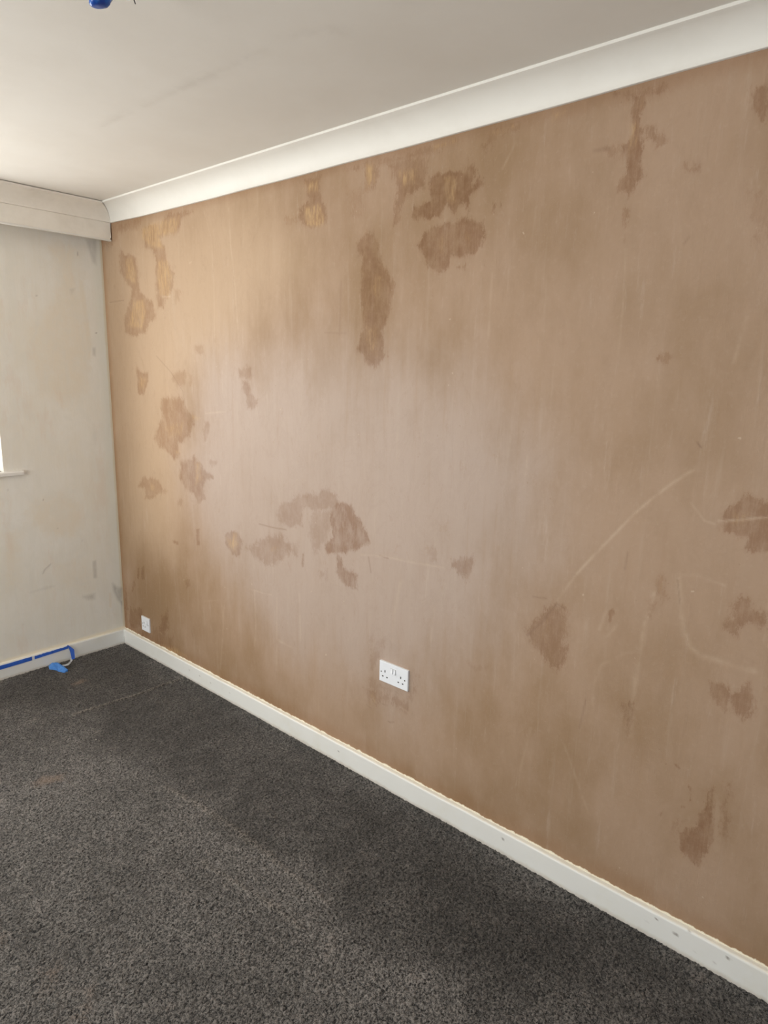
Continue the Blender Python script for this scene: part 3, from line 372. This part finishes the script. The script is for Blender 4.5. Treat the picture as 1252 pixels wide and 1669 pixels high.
WX0, WX1, WZ0, WZ1 = -2.55, -.598, 1.112, 2.20       # opening of the far window
def pale_attrs(P):
    return {'smudge': np.clip(soft(P, B_SMUDGE, .05), 0, 1), 'warm': soft(P, B_WARM), 'dot': lines(P, B_DOT)}
xs = axis_pts(XL, 0, -.80, 9, .005, .05); xs = np.unique(np.r_[xs, WX0, WX1]); zb = np.unique(np.r_[axis_pts(0, HC, 0, 3, .006, .05), WZ0, WZ1])
me = grid_mesh('wall_back', xs, zb, lambda P: np.stack([P[:, 0], 0*P[:, 0], P[:, 1]], 1), pale_attrs,
               lambda c: (c[:, 0] > WX0) & (c[:, 0] < WX1) & (c[:, 1] > WZ0) & (c[:, 1] < WZ1))
wb = link('wall_back', me, pale, kind='structure')
bm = bmesh.new()                                     # the reveals around the opening
R = .24
for a, b in (((WX0, WZ0), (WX0, WZ1)), ((WX1, WZ0), (WX1, WZ1)), ((WX0, WZ1), (WX1, WZ1)), ((WX0, WZ0), (WX1, WZ0))):
    bm.faces.new([bm.verts.new(p) for p in ((a[0], 0, a[1]), (b[0], 0, b[1]), (b[0], R, b[1]), (a[0], R, a[1]))])
link('window_reveal', bm_mesh(bm, 'window_reveal'), plain, wb)

# wall behind the camera and wall opposite the pink one, with invented window openings
NX0, NX1, NZ0, NZ1 = -3.0, -1.0, .95, 2.15
bm = bmesh.new()
for x0, x1, z0, z1 in ((XL, NX0, 0, HC), (NX1, 0, 0, HC), (NX0, NX1, 0, NZ0), (NX0, NX1, NZ1, HC)):
    box(bm, x0, x1, YF-.12, YF, z0, z1)
link('wall_front', bm_mesh(bm, 'wall_front'), plain, kind='structure')
bm = bmesh.new(); LY0, LY1, LZ0, LZ1 = -2.35, -.35, .6, 2.3
for y0, y1, z0, z1 in ((YF-.12, LY0, 0, HC), (LY1, .02, 0, HC), (LY0, LY1, 0, LZ0), (LY0, LY1, LZ1, HC)): box(bm, XL-.12, XL, y0, y1, z0, z1)
link('wall_left', bm_mesh(bm, 'wall_left'), plain, kind='structure')

xc = axis_pts(XL, 0, -1.6, 9, .02, .1); yc = axis_pts(YF, 0, -3.4, 9, .02, .1)
link('ceiling', grid_mesh('ceiling', xc, yc, lambda P: np.stack([P[:, 0], P[:, 1], 0*P[:, 0]+HC], 1),
                          lambda P: {'smear': lines(P, CEIL_SMEAR)}), ceil_m, kind='structure')

def carpet_attrs(P):
    return {'zone': soft(P + .05*np.stack([np.sin(P[:, 1]*8.3+P[:, 0]*3), np.sin(P[:, 0]*9.7+2)], 1), C_ZONE, .5), 'crease': lines(P, C_LINE), 'dust': .8*np.clip(soft(P, C_DUST), 0, 1), 'tuft': tuft}
def carpet_place(P):
    global tuft
    tuft = rng.random(len(P))
    fine = (P[:, 0] > -2.7) & (P[:, 1] > -3.95)
    z = np.where(fine, .0045*tuft, .002) - .002 + .004*np.sin(P[:, 0]*9.1+np.sin(P[:, 1]*7))*0
    j = np.where(fine, 1.0, 0.0)*.0017
    z += .006*np.clip(lines(P, C_LINE), 0, 1)
    edge = np.minimum(-P[:, 0], -P[:, 1])
    z += np.where((edge < .05) & fine, .004*rng.random(len(P)), 0)
    return np.stack([P[:, 0]+j*rng.normal(size=len(P)), P[:, 1]+j*rng.normal(size=len(P)), z], 1)
xf = axis_pts(XL, 0, -2.2, 9, .0048, .06); yf = axis_pts(YF, 0, -3.85, 9, .0048, .06)
link('floor', grid_mesh('floor', xf, yf, carpet_place, carpet_attrs), carpet, kind='structure')

# ------------------------------------------------------------------ skirting boards
prof = [(0, HS), (T*.55, HS), (T*.86, HS-.0012), (T, HS-.005), (T, -.004), (0, -.004)]       # (out from wall, height)
def skirting_board(name, right):
    n = 700 if right else 300
    L = 5.3 if right else 3.5
    ss = np.linspace(0, 1, n)**1 * L
    fz = np.linspace(HS-.005, -.004, 22)
    pr = prof[:4] + [(T, float(z)) for z in fz[1:]]
    verts = []; 
    for s in ss:
        for a, z in pr:
            t = max(s, a)                            # mitre at the corner
            wob = .0005*math.sin(s*9)+.0004*math.sin(s*23+z*40)
            if right: verts.append((-a-(wob if a else 0), -t, z))
            else: verts.append((-t, -a-(wob if a else 0), z))
    k = len(pr); faces = [(i*k+j, (i+1)*k+j, (i+1)*k+j+1, i*k+j+1) for i in range(n-1) for j in range(k-1)]
    me = bpy.data.meshes.new(name); me.from_pydata(verts, [], faces); me.update()
    V = np.array(verts); sp = np.zeros(len(V))
    if right:
        for y, z, r in SPECKS:
            d = np.hypot((V[:, 1]-y), (V[:, 2]-z)*1.3)
            sp = np.maximum(sp, np.clip(1.5-d/(r*.8), 0, 1)*.85)
    a = me.attributes.new('speck', 'FLOAT', 'POINT'); a.data.foreach_set('value', sp.astype(np.float32))
    bm = bmesh.new(); bm.from_mesh(me); bmesh.ops.recalc_face_normals(bm, faces=bm.faces); bm.to_mesh(me); bm.free(); me.shade_smooth()
    return link(name, me, skirt, kind='structure')
skirting_board('baseboard_right', True); skirting_board('baseboard_back', False)
bm = bmesh.new(); box(bm, XL, XL+T, YF, -T, -.004, HS); link('baseboard_left', bm_mesh(bm, 'bl'), plain, kind='structure')
bm = bmesh.new(); box(bm, XL, 0, YF, YF+T, -.004, HS); link('baseboard_front', bm_mesh(bm, 'bf'), plain, kind='structure')

# ------------------------------------------------------------------ coving: fillet at the ceiling, hollow, thin lip at the wall
def cove_profile(h, wd):
    p = [(wd, h), (wd, h-.0075), (wd-.004, h-.009)]
    x0, z0, x1, z1 = wd-.004, h-.009, .009, HB+.007
    for i in range(1, 15):
        t = i/15*math.pi/2
        # concave quarter ellipse, centre at the room side
        p.append((x0-(x0-x1)*math.sin(t)*.72-(x0-x1)*(i/15)*.28, z0-(z0-z1)*(1-math.cos(t))*.72-(z0-z1)*(i/15)*.28))
    p += [(x1, z1), (.009, HB+.001), (.007, HB), (0, HB)]
    return p
SAG_S = (0, .12, .40, .66, 1.1, 1.6, 2.1, 2.45, 2.9, 3.2, 3.6, 5.3); SAG_D = (0, 0, .0055, .0085, .0095, .0090, .0075, .0055, .0005, -.0035, -.006, -.008)
def cove(name, right, mat):
    pr = cove_profile(HC-(0 if right else .003), CW); L = 5.3 if right else 3.5; n = 120; verts = []
    for i in range(n):
        f = i/(n-1)
        for u, z in pr:
            s = (D+u)+(L-D-u)*f if right else u+(L-u)*f
            w = .0006*math.sin(s*11) - float(np.interp(s, SAG_S, SAG_D))*(HC-z)/(HC-HB)
            if right: verts.append((-u, -s, z+(w if z < HC-.01 else 0)))
            else: verts.append((-s, -D-u, z+(w*.3 if HB+.01 < z < HC-.01 else 0)))
    k = len(pr); faces = [(i*k+j, (i+1)*k+j, (i+1)*k+j+1, i*k+j+1) for i in range(n-1) for j in range(k-1)]
    me = bpy.data.meshes.new(name); me.from_pydata(verts, [], faces); me.update()
    bm = bmesh.new(); bm.from_mesh(me); bmesh.ops.recalc_face_normals(bm, faces=bm.faces)
    o = link(name, bm_mesh(bm, name), mat, kind='structure'); o.data.set_sharp_from_angle(angle=math.radians(25)) if hasattr(o.data, 'set_sharp_from_angle') else None
    return o
for n_, r_, m_ in (('trim_1', True, cove_paint), ('trim_2', False, pelmet_paint)):
    o = cove(n_, r_, m_); o.data.shade_smooth()
    if hasattr(o.data, 'set_sharp_from_angle'): o.data.set_sharp_from_angle(angle=math.radians(25))
# boxed curtain board in front of the far wall, under the far coving, its cut end against the pink wall
bm = bmesh.new(); th = .013
nx = 60; end = [(-.0035-.003*math.sin(t*3)-(.006 if t < .12 else 0), HP+(HB+.001-HP)*t) for t in np.linspace(0, 1, 12)]
front = []; back = []
for x, z in end:
    front.append(bm.verts.new((x, -D, z))); back.append(bm.verts.new((x-.001, -D+th, z)))
lf = [bm.verts.new((XL, -D, HP)), bm.verts.new((XL, -D, HB+.001))]; lb = [bm.verts.new((XL, -D+th, HP)), bm.verts.new((XL, -D+th, HB+.001))]
bm.faces.new([lf[0]]+front+[lf[1]]); bm.faces.new([lb[0]]+back+[lb[1]])
for i in range(11): bm.faces.new((front[i], front[i+1], back[i+1], back[i]))
bm.faces.new((lf[0], front[0], back[0], lb[0])); bm.faces.new((lf[1], front[-1], back[-1], lb[1]))
board = link('trim_3', bm_mesh(bm, 'curtain_board'), pelmet_paint, kind='structure')
bm = bmesh.new(); rbox(bm, XL, -.006, -D-.004, -D+th+.002, HP-.005, HP+.0035, .0035, 3); link('lit_edge_bead', bm_mesh(bm, 'lit_edge_bead'), cove_paint, board)  # added bead, shaped to show the bright lit line of the lower edge

# ------------------------------------------------------------------ windows
def window(name, x0, x1, z0, z1, y, sign, casements):
    o = empty(name, ((x0+x1)/2, y, z0), kind='structure'); inv = Matrix.Translation(-o.location)
    def put(nm, bm, mat, par): 
        me = bm_mesh(bm, nm); me.transform(inv); return link(nm, me, mat, par)
    f = .055; dp = .06
    bm = bmesh.new(); ya, yb = sorted((y, y+sign*dp))
    for b in ((x0, x1, ya, yb, z0, z0+f), (x0, x1, ya, yb, z1-f, z1), (x0, x0+f, ya, yb, z0+f, z1-f), (x1-f, x1, ya, yb, z0+f, z1-f)): box(bm, *b)
    wd = (x1-x0)/casements
    for i in range(1, casements): box(bm, x0+wd*i-f/2, x0+wd*i+f/2, ya, yb, z0+f, z1-f)
    put('window_frame', bm, white_upvc, o)
    for i in range(casements):
        bm = bmesh.new(); a = x0+wd*i+f*.8; b = x0+wd*(i+1)-f*.8; ym = (ya+yb)/2
        box(bm, a, b, ym-.003, ym+.003, z0+f, z1-f); put('pane', bm, glass, o)
    return o, put
w1, put1 = window('window_1', WX0, WX1, WZ0, WZ1, .16, 1, 3)
bm = bmesh.new()                                     # sill board: in the opening, with a nosing that runs past it
vs = box(bm, WX0, WX1, -.001, .16, WZ0-.022, WZ0)
n = 26; xa, xb = WX0-.08, -.506; top = []; bot = []
for i in range(n+1):
    x = xa+(xb-xa)*i/n; jz = .0012*math.sin(i*2.3)
    top.append([bm.verts.new((x, 0, WZ0+.002)), bm.verts.new((x, -.014-.0015*math.sin(i*1.7), WZ0+.001+jz)), bm.verts.new((x, -.018, WZ0-.006)), bm.verts.new((x, -.017, WZ0-.020)), bm.verts.new((x, 0, WZ0-.022))])
for i in range(n):
    for j in range(4): bm.faces.new((top[i][j], top[i+1][j], top[i+1][j+1], top[i][j+1]))
bm.faces.new(top[0]); bm.faces.new(top[-1])
put1('window_sill', bm, sill_paint, w1)
w2, put2 = window('added_window_near', NX0, NX1, NZ0, NZ1, YF-.06, -1, 2)  # unseen window behind the camera, added for fill light

w3 = empty('added_window_left', (XL-.1, (LY0+LY1)/2, LZ0), kind='structure'); bm = bmesh.new(); pb = bmesh.new()  # unseen window in the left wall, added to brighten the far wall
for k in range(4): y = LY0+.03+(LY1-LY0-.06)*k/3; box(bm, XL-.10, XL-.05, y-.03, y+.03, LZ0, LZ1)
for k in range(3):
    y = LY0+.06+(LY1-LY0-.06)*k/3; y2 = y+(LY1-LY0-.06)/3-.06
    box(bm, XL-.10, XL-.05, y, y2, LZ0, LZ0+.06); box(bm, XL-.10, XL-.05, y, y2, LZ1-.06, LZ1); box(pb, XL-.078, XL-.072, y, y2, LZ0+.06, LZ1-.06)
for nm, q, mt in (('window_frame', bm, white_upvc), ('pane', pb, glass)):
    me = bm_mesh(q, nm); me.transform(Matrix.Translation(-w3.location)); link(nm, me, mt, w3)

# ------------------------------------------------------------------ sockets
def socket(name, y0, z0, wd, groups, rockers, screws, label):
    """y0,z0: top corner nearest the far wall; offsets run along the wall and down"""
    o = empty(name, (0, y0-wd/2, z0-.043), label, 'socket')
    inv = Matrix.Translation(-o.location)
    def put(nm, bm, mat, par=None, smooth=False):
        me = bm_mesh(bm, nm, smooth); me.transform(inv); return link(nm, me, mat, par or o)
    bm = bmesh.new(); rbox(bm, -.0085, .001, y0-wd, y0, z0-.086, z0, .0022, 3)
    plate = put('faceplate', bm, socket_white)
    fx = -.0085
    for (dy, dz, k) in groups:                       # three apertures of one outlet
        bm = bmesh.new()
        if k == 'E': box(bm, fx-.0004, fx+.001, y0-dy-.0022, y0-dy+.0022, z0-dz-.0052, z0-dz+.0045)
        else: box(bm, fx-.0004, fx+.001, y0-dy-.0036, y0-dy+.0036, z0-dz-.0023, z0-dz+.0023)
        put('pin_slot', bm, dark_slot, plate).location = (0, 0, 0)
    for (dy, dz) in screws:
        bm = bmesh.new(); bmesh.ops.create_cone(bm, cap_ends=True, segments=16, radius1=.0030, radius2=.0026, depth=.0012, matrix=Matrix.Translation((fx-.0003, y0-dy, z0-dz)) @ Matrix.Rotation(-math.pi/2, 4, 'Y'))
        put('screw', bm, screw_metal)
    for (dy, dz, w_, h_) in rockers:
        bm = bmesh.new(); rbox(bm, fx-.0015, fx+.001, y0-dy-w_/2-.0012, y0-dy+w_/2+.0012, z0-dz-h_/2-.0012, z0-dz+h_/2+.0012, .0005, 1)
        for v in bm.verts: pass
        put('switch_surround', bm, rocker_grey)
        bm = bmesh.new(); zc = z0-dz                 # rocker, tilted: proud at its lower half
        pts = [(fx-.0022, zc+h_/2), (fx-.0032, zc+.001), (fx-.0058, zc-h_/2), (fx, zc-h_/2), (fx, zc+h_/2)]
        A = [bm.verts.new((x, y0-dy-w_/2, z)) for x, z in pts]; B = [bm.verts.new((x, y0-dy+w_/2, z)) for x, z in pts]
        bm.faces.new(A); bm.faces.new(B)
        for i in range(5): bm.faces.new((A[i], A[(i+1) % 5], B[(i+1) % 5], B[i]))
        bevel(bm, .0005, 1); put('rocker_switch', bm, socket_white)
    return o
rocker_grey = paint('grey_switch_gap', (.42, .41, .41), .35, .4, 0, 0)
socket('double_socket', -2.0886, .5442, .146,
       [(.0297, .0390, 'E'), (.0188, .0620, 'L'), (.0410, .0620, 'L'), (.1105, .0395, 'E'), (.0990, .0622, 'L'), (.1212, .0622, 'L')],
       [(.0660, .0272, .0095, .019), (.0795, .0272, .0095, .019)], [(.0102, .0450), (.1310, .0450)],
       'white double wall socket with two switches, low in the middle of the pink wall')
socket('single_socket', -.2208, .2316, .086,
       [(.0290, .0364, 'E'), (.0165, .0600, 'L'), (.0385, .0600, 'L')], [(.0620, .0310, .0095, .019)], [(.0120, .043), (.0740, .043)],
       'small white single wall socket near the corner, just above the skirting board')

# ------------------------------------------------------------------ blue masking tape on the far skirting board
def strip(name, pts, wdz, label, ragged=0, parent=None, mat=None):
    """pts: (x, z top, z bottom) along the board; a thin film lying on its face"""
    bm = bmesh.new(); t0, t1 = -T-.0006, -T-.0016; cols = []
    for i, (x, zt, zb_) in enumerate(pts):
        cols.append([bm.verts.new((x, y, z)) for y, z in ((t1, zt), (t1, zb_), (t0, zb_), (t0, zt))])
    for a, b in zip(cols, cols[1:]):
        for j in range(4): bm.faces.new((a[j], b[j], b[(j+1) % 4], a[(j+1) % 4]))
    bm.faces.new(cols[0]); bm.faces.new(cols[-1])
    return link(name, bm_mesh(bm, name), mat or tape_blue, parent, label=label, cat='tape' if label else None, group=None)
def strip_pts(x0, x1, zt0, zt1, h0, h1, n, rag, seed):
    r = random.Random(seed); out = []
    for i in range(n+1):
        f = i/n; x = x0+(x1-x0)*f; zt = zt0+(zt1-zt0)*f; h = h0+(h1-h0)*f
        out.append((x, zt-(r.random()*rag), zt-h-r.random()*.0006))
    return out
strip('masking_tape_strip', strip_pts(-1.05, -.552, .0830, .0855, .0235, .0215, 30, .0012, 1), 0,
      'long straight blue masking tape strip on the far skirting board, left of its gap')
strip('masking_tape_strip', strip_pts(-.538, -.356, .0850, .0895, .0195, .0175, 40, .004, 2), 0,
      'short blue masking tape strip with a torn upper edge, ending near the hanging tape')
# hanging tail: from the top of the board, folded, down to the carpet, curling up with its pale side showing, ending in a crumpled lump
tail = empty('loose_masking_tape', (-.36, -.03, 0), 'loose blue masking tape hanging down the skirting board and crumpled on the carpet', 'tape')
ti = Matrix.Translation(-tail.location)
def ribbon(name, rows, mat, th=.0007):
    """rows: (left point, right point) pairs"""
    bm = bmesh.new(); R_ = []
    for a, b in rows:
        a = Vector(a); b = Vector(b); mid = (a+b)/2
        R_.append([bm.verts.new(a), bm.verts.new(mid), bm.verts.new(b)])
    for p, q in zip(R_, R_[1:]):
        for j in range(2): bm.faces.new((p[j], p[j+1], q[j+1], q[j]))
    bmesh.ops.recalc_face_normals(bm, faces=bm.faces)
    bmesh.ops.solidify(bm, geom=bm.faces[:], thickness=th)
    me = bm_mesh(bm, name); me.transform(ti); return link(name, me, mat, tail)
ribbon('hanging_strip', [((-.362, -T-.003, .094), (-.354, -T-.003, .0925)), ((-.356, -T-.006, .082), (-.336, -T-.009, .072)), ((-.352, -T-.010, .066), (-.328, -T-.014, .060)),
                         ((-.350, -T-.016, .045), (-.329, -T-.018, .042)), ((-.350, -T-.022, .026), (-.331, -T-.024, .024)), ((-.352, -T-.030, .012), (-.334, -T-.030, .011))], tape_blue)
ribbon('curled_underside', [((-.352, -.030, .016), (-.338, -.031, .014)), ((-.360, -.048, .010), (-.349, -.050, .007)), ((-.372, -.066, .012), (-.370, -.072, .003)), ((-.388, -.080, .011), (-.388, -.088, .003)), ((-.404, -.084, .011), (-.404, -.090, .004)), ((-.420, -.082, .014), (-.420, -.086, .007))], tape_back)
bm = bmesh.new()                                     # crumpled lump: two folded flaps
g = {}
flap = [(-.475, -.036, .008), (-.462, -.022, .012), (-.453, -.031, .020), (-.435, -.054, .024), (-.430, -.074, .022), (-.428, -.120, .020),
        (-.426, -.165, .014), (-.446, -.165, .004), (-.462, -.128, .004), (-.461, -.107, .005), (-.484, -.065, .004)]
vs = [bm.verts.new(p) for p in flap]; mid1 = bm.verts.new((-.458, -.055, .017)); mid2 = bm.verts.new((-.440, -.118, .020)); ridge = bm.verts.new((-.446, -.080, .013))
for f in ((0, 1, mid1), (1, 2, mid1), (2, ridge, mid1), (ridge, 8, mid1), (8, 9, mid1), (9, 10, mid1), (10, 0, mid1), (2, 3, ridge), (3, mid2, ridge), (3, 4, mid2), (4, 5, mid2), (5, 6, mid2), (6, 7, mid2), (7, 8, mid2), (8, ridge, mid2)):
    bm.faces.new([vs[v] if isinstance(v, int) else v for v in f])
low = [bm.verts.new((x, y, .0015)) for x, y, z in flap]
for i in range(len(vs)): bm.faces.new((vs[i], vs[(i+1) % 11], low[(i+1) % 11], low[i]))
bm.faces.new(low)
bmesh.ops.subdivide_edges(bm, edges=bm.edges[:], cuts=2, use_grid_fill=True)
for v in bm.verts: v.co += Vector((random.uniform(-1, 1), random.uniform(-1, 1), random.uniform(-1, 1)))*.0009
me = bm_mesh(bm, 'crumpled_end'); me.transform(ti); link('crumpled_end', me, tape_lit, tail)

# ------------------------------------------------------------------ taped wires hanging from the ceiling
wires = empty('ceiling_wires', (-1.02, -2.20, HC), 'taped electrical wires with a blue wrapped end hanging from the ceiling', 'wires')
wi = Vector(wires.location)
def W(*pts): return [tuple(Vector(p)-wi) for p in pts]
wire_white = paint('white_cable_sheath', (.80, .79, .76), .4, .4, 0, 0); wire_black = paint('black_wire', (.02, .02, .025), .4, .4, 0, 0)
wire_brown = paint('brown_wire', (.13, .07, .04), .4, .4, 0, 0)
elec_blue = tape_mat('blue_electrical_tape', (.012, .05, .30), (.03, .16, .55), .25)
bm = bmesh.new(); bmesh.ops.create_uvsphere(bm, u_segments=20, v_segments=14, radius=1)
for v in bm.verts:
    x, y, z = v.co; q = (x*x+y*y)**.5; kk = 1/((q**4+z**4)**.25); x *= kk; y *= kk; z = z*kk+.35*x; r = 1+.08*math.sin(3*math.atan2(y, x)+z*4)
    v.co = Vector((x*.022*r, y*.020*r, z*.030))
me = bm_mesh(bm, 'taped_end', True); me.transform(Matrix.Translation(Vector((-1.055, -2.180, 2.432))-wi) @ Matrix.Rotation(.35, 4, 'Y')); link('taped_end', me, elec_blue, wires)
tube('cable', W((-1.02, -2.20, HC+.004), (-1.024, -2.19, 2.472), (-1.034, -2.185, 2.466), (-1.045, -2.178, 2.455)), .0045, wire_white, wires)
tube('cable', W((-1.018, -2.20, HC+.004), (-1.005, -2.20, 2.46), (-1.012, -2.215, 2.436), (-1.020, -2.222, 2.424)), .0045, wire_white, wires)
tube('bare_wire', W((-1.015, -2.21, HC), (-1.004, -2.214, 2.45), (-1.008, -2.220, 2.436), (-1.0035, -2.2238, 2.4195)), .0012, wire_black, wires)
tube('bare_wire', W((-1.020, -2.21, HC), (-1.022, -2.214, 2.45), (-1.028, -2.214, 2.432), (-1.024, -2.213, 2.4245)), .0015, wire_brown, wires)
bm = bmesh.new(); bmesh.ops.create_cone(bm, cap_ends=True, segments=32, radius1=.022, radius2=.020, depth=.004, matrix=Matrix.Translation((0, 0, -.002))); link('cable_hole_grommet', bm_mesh(bm, 'g'), wire_white, wires)
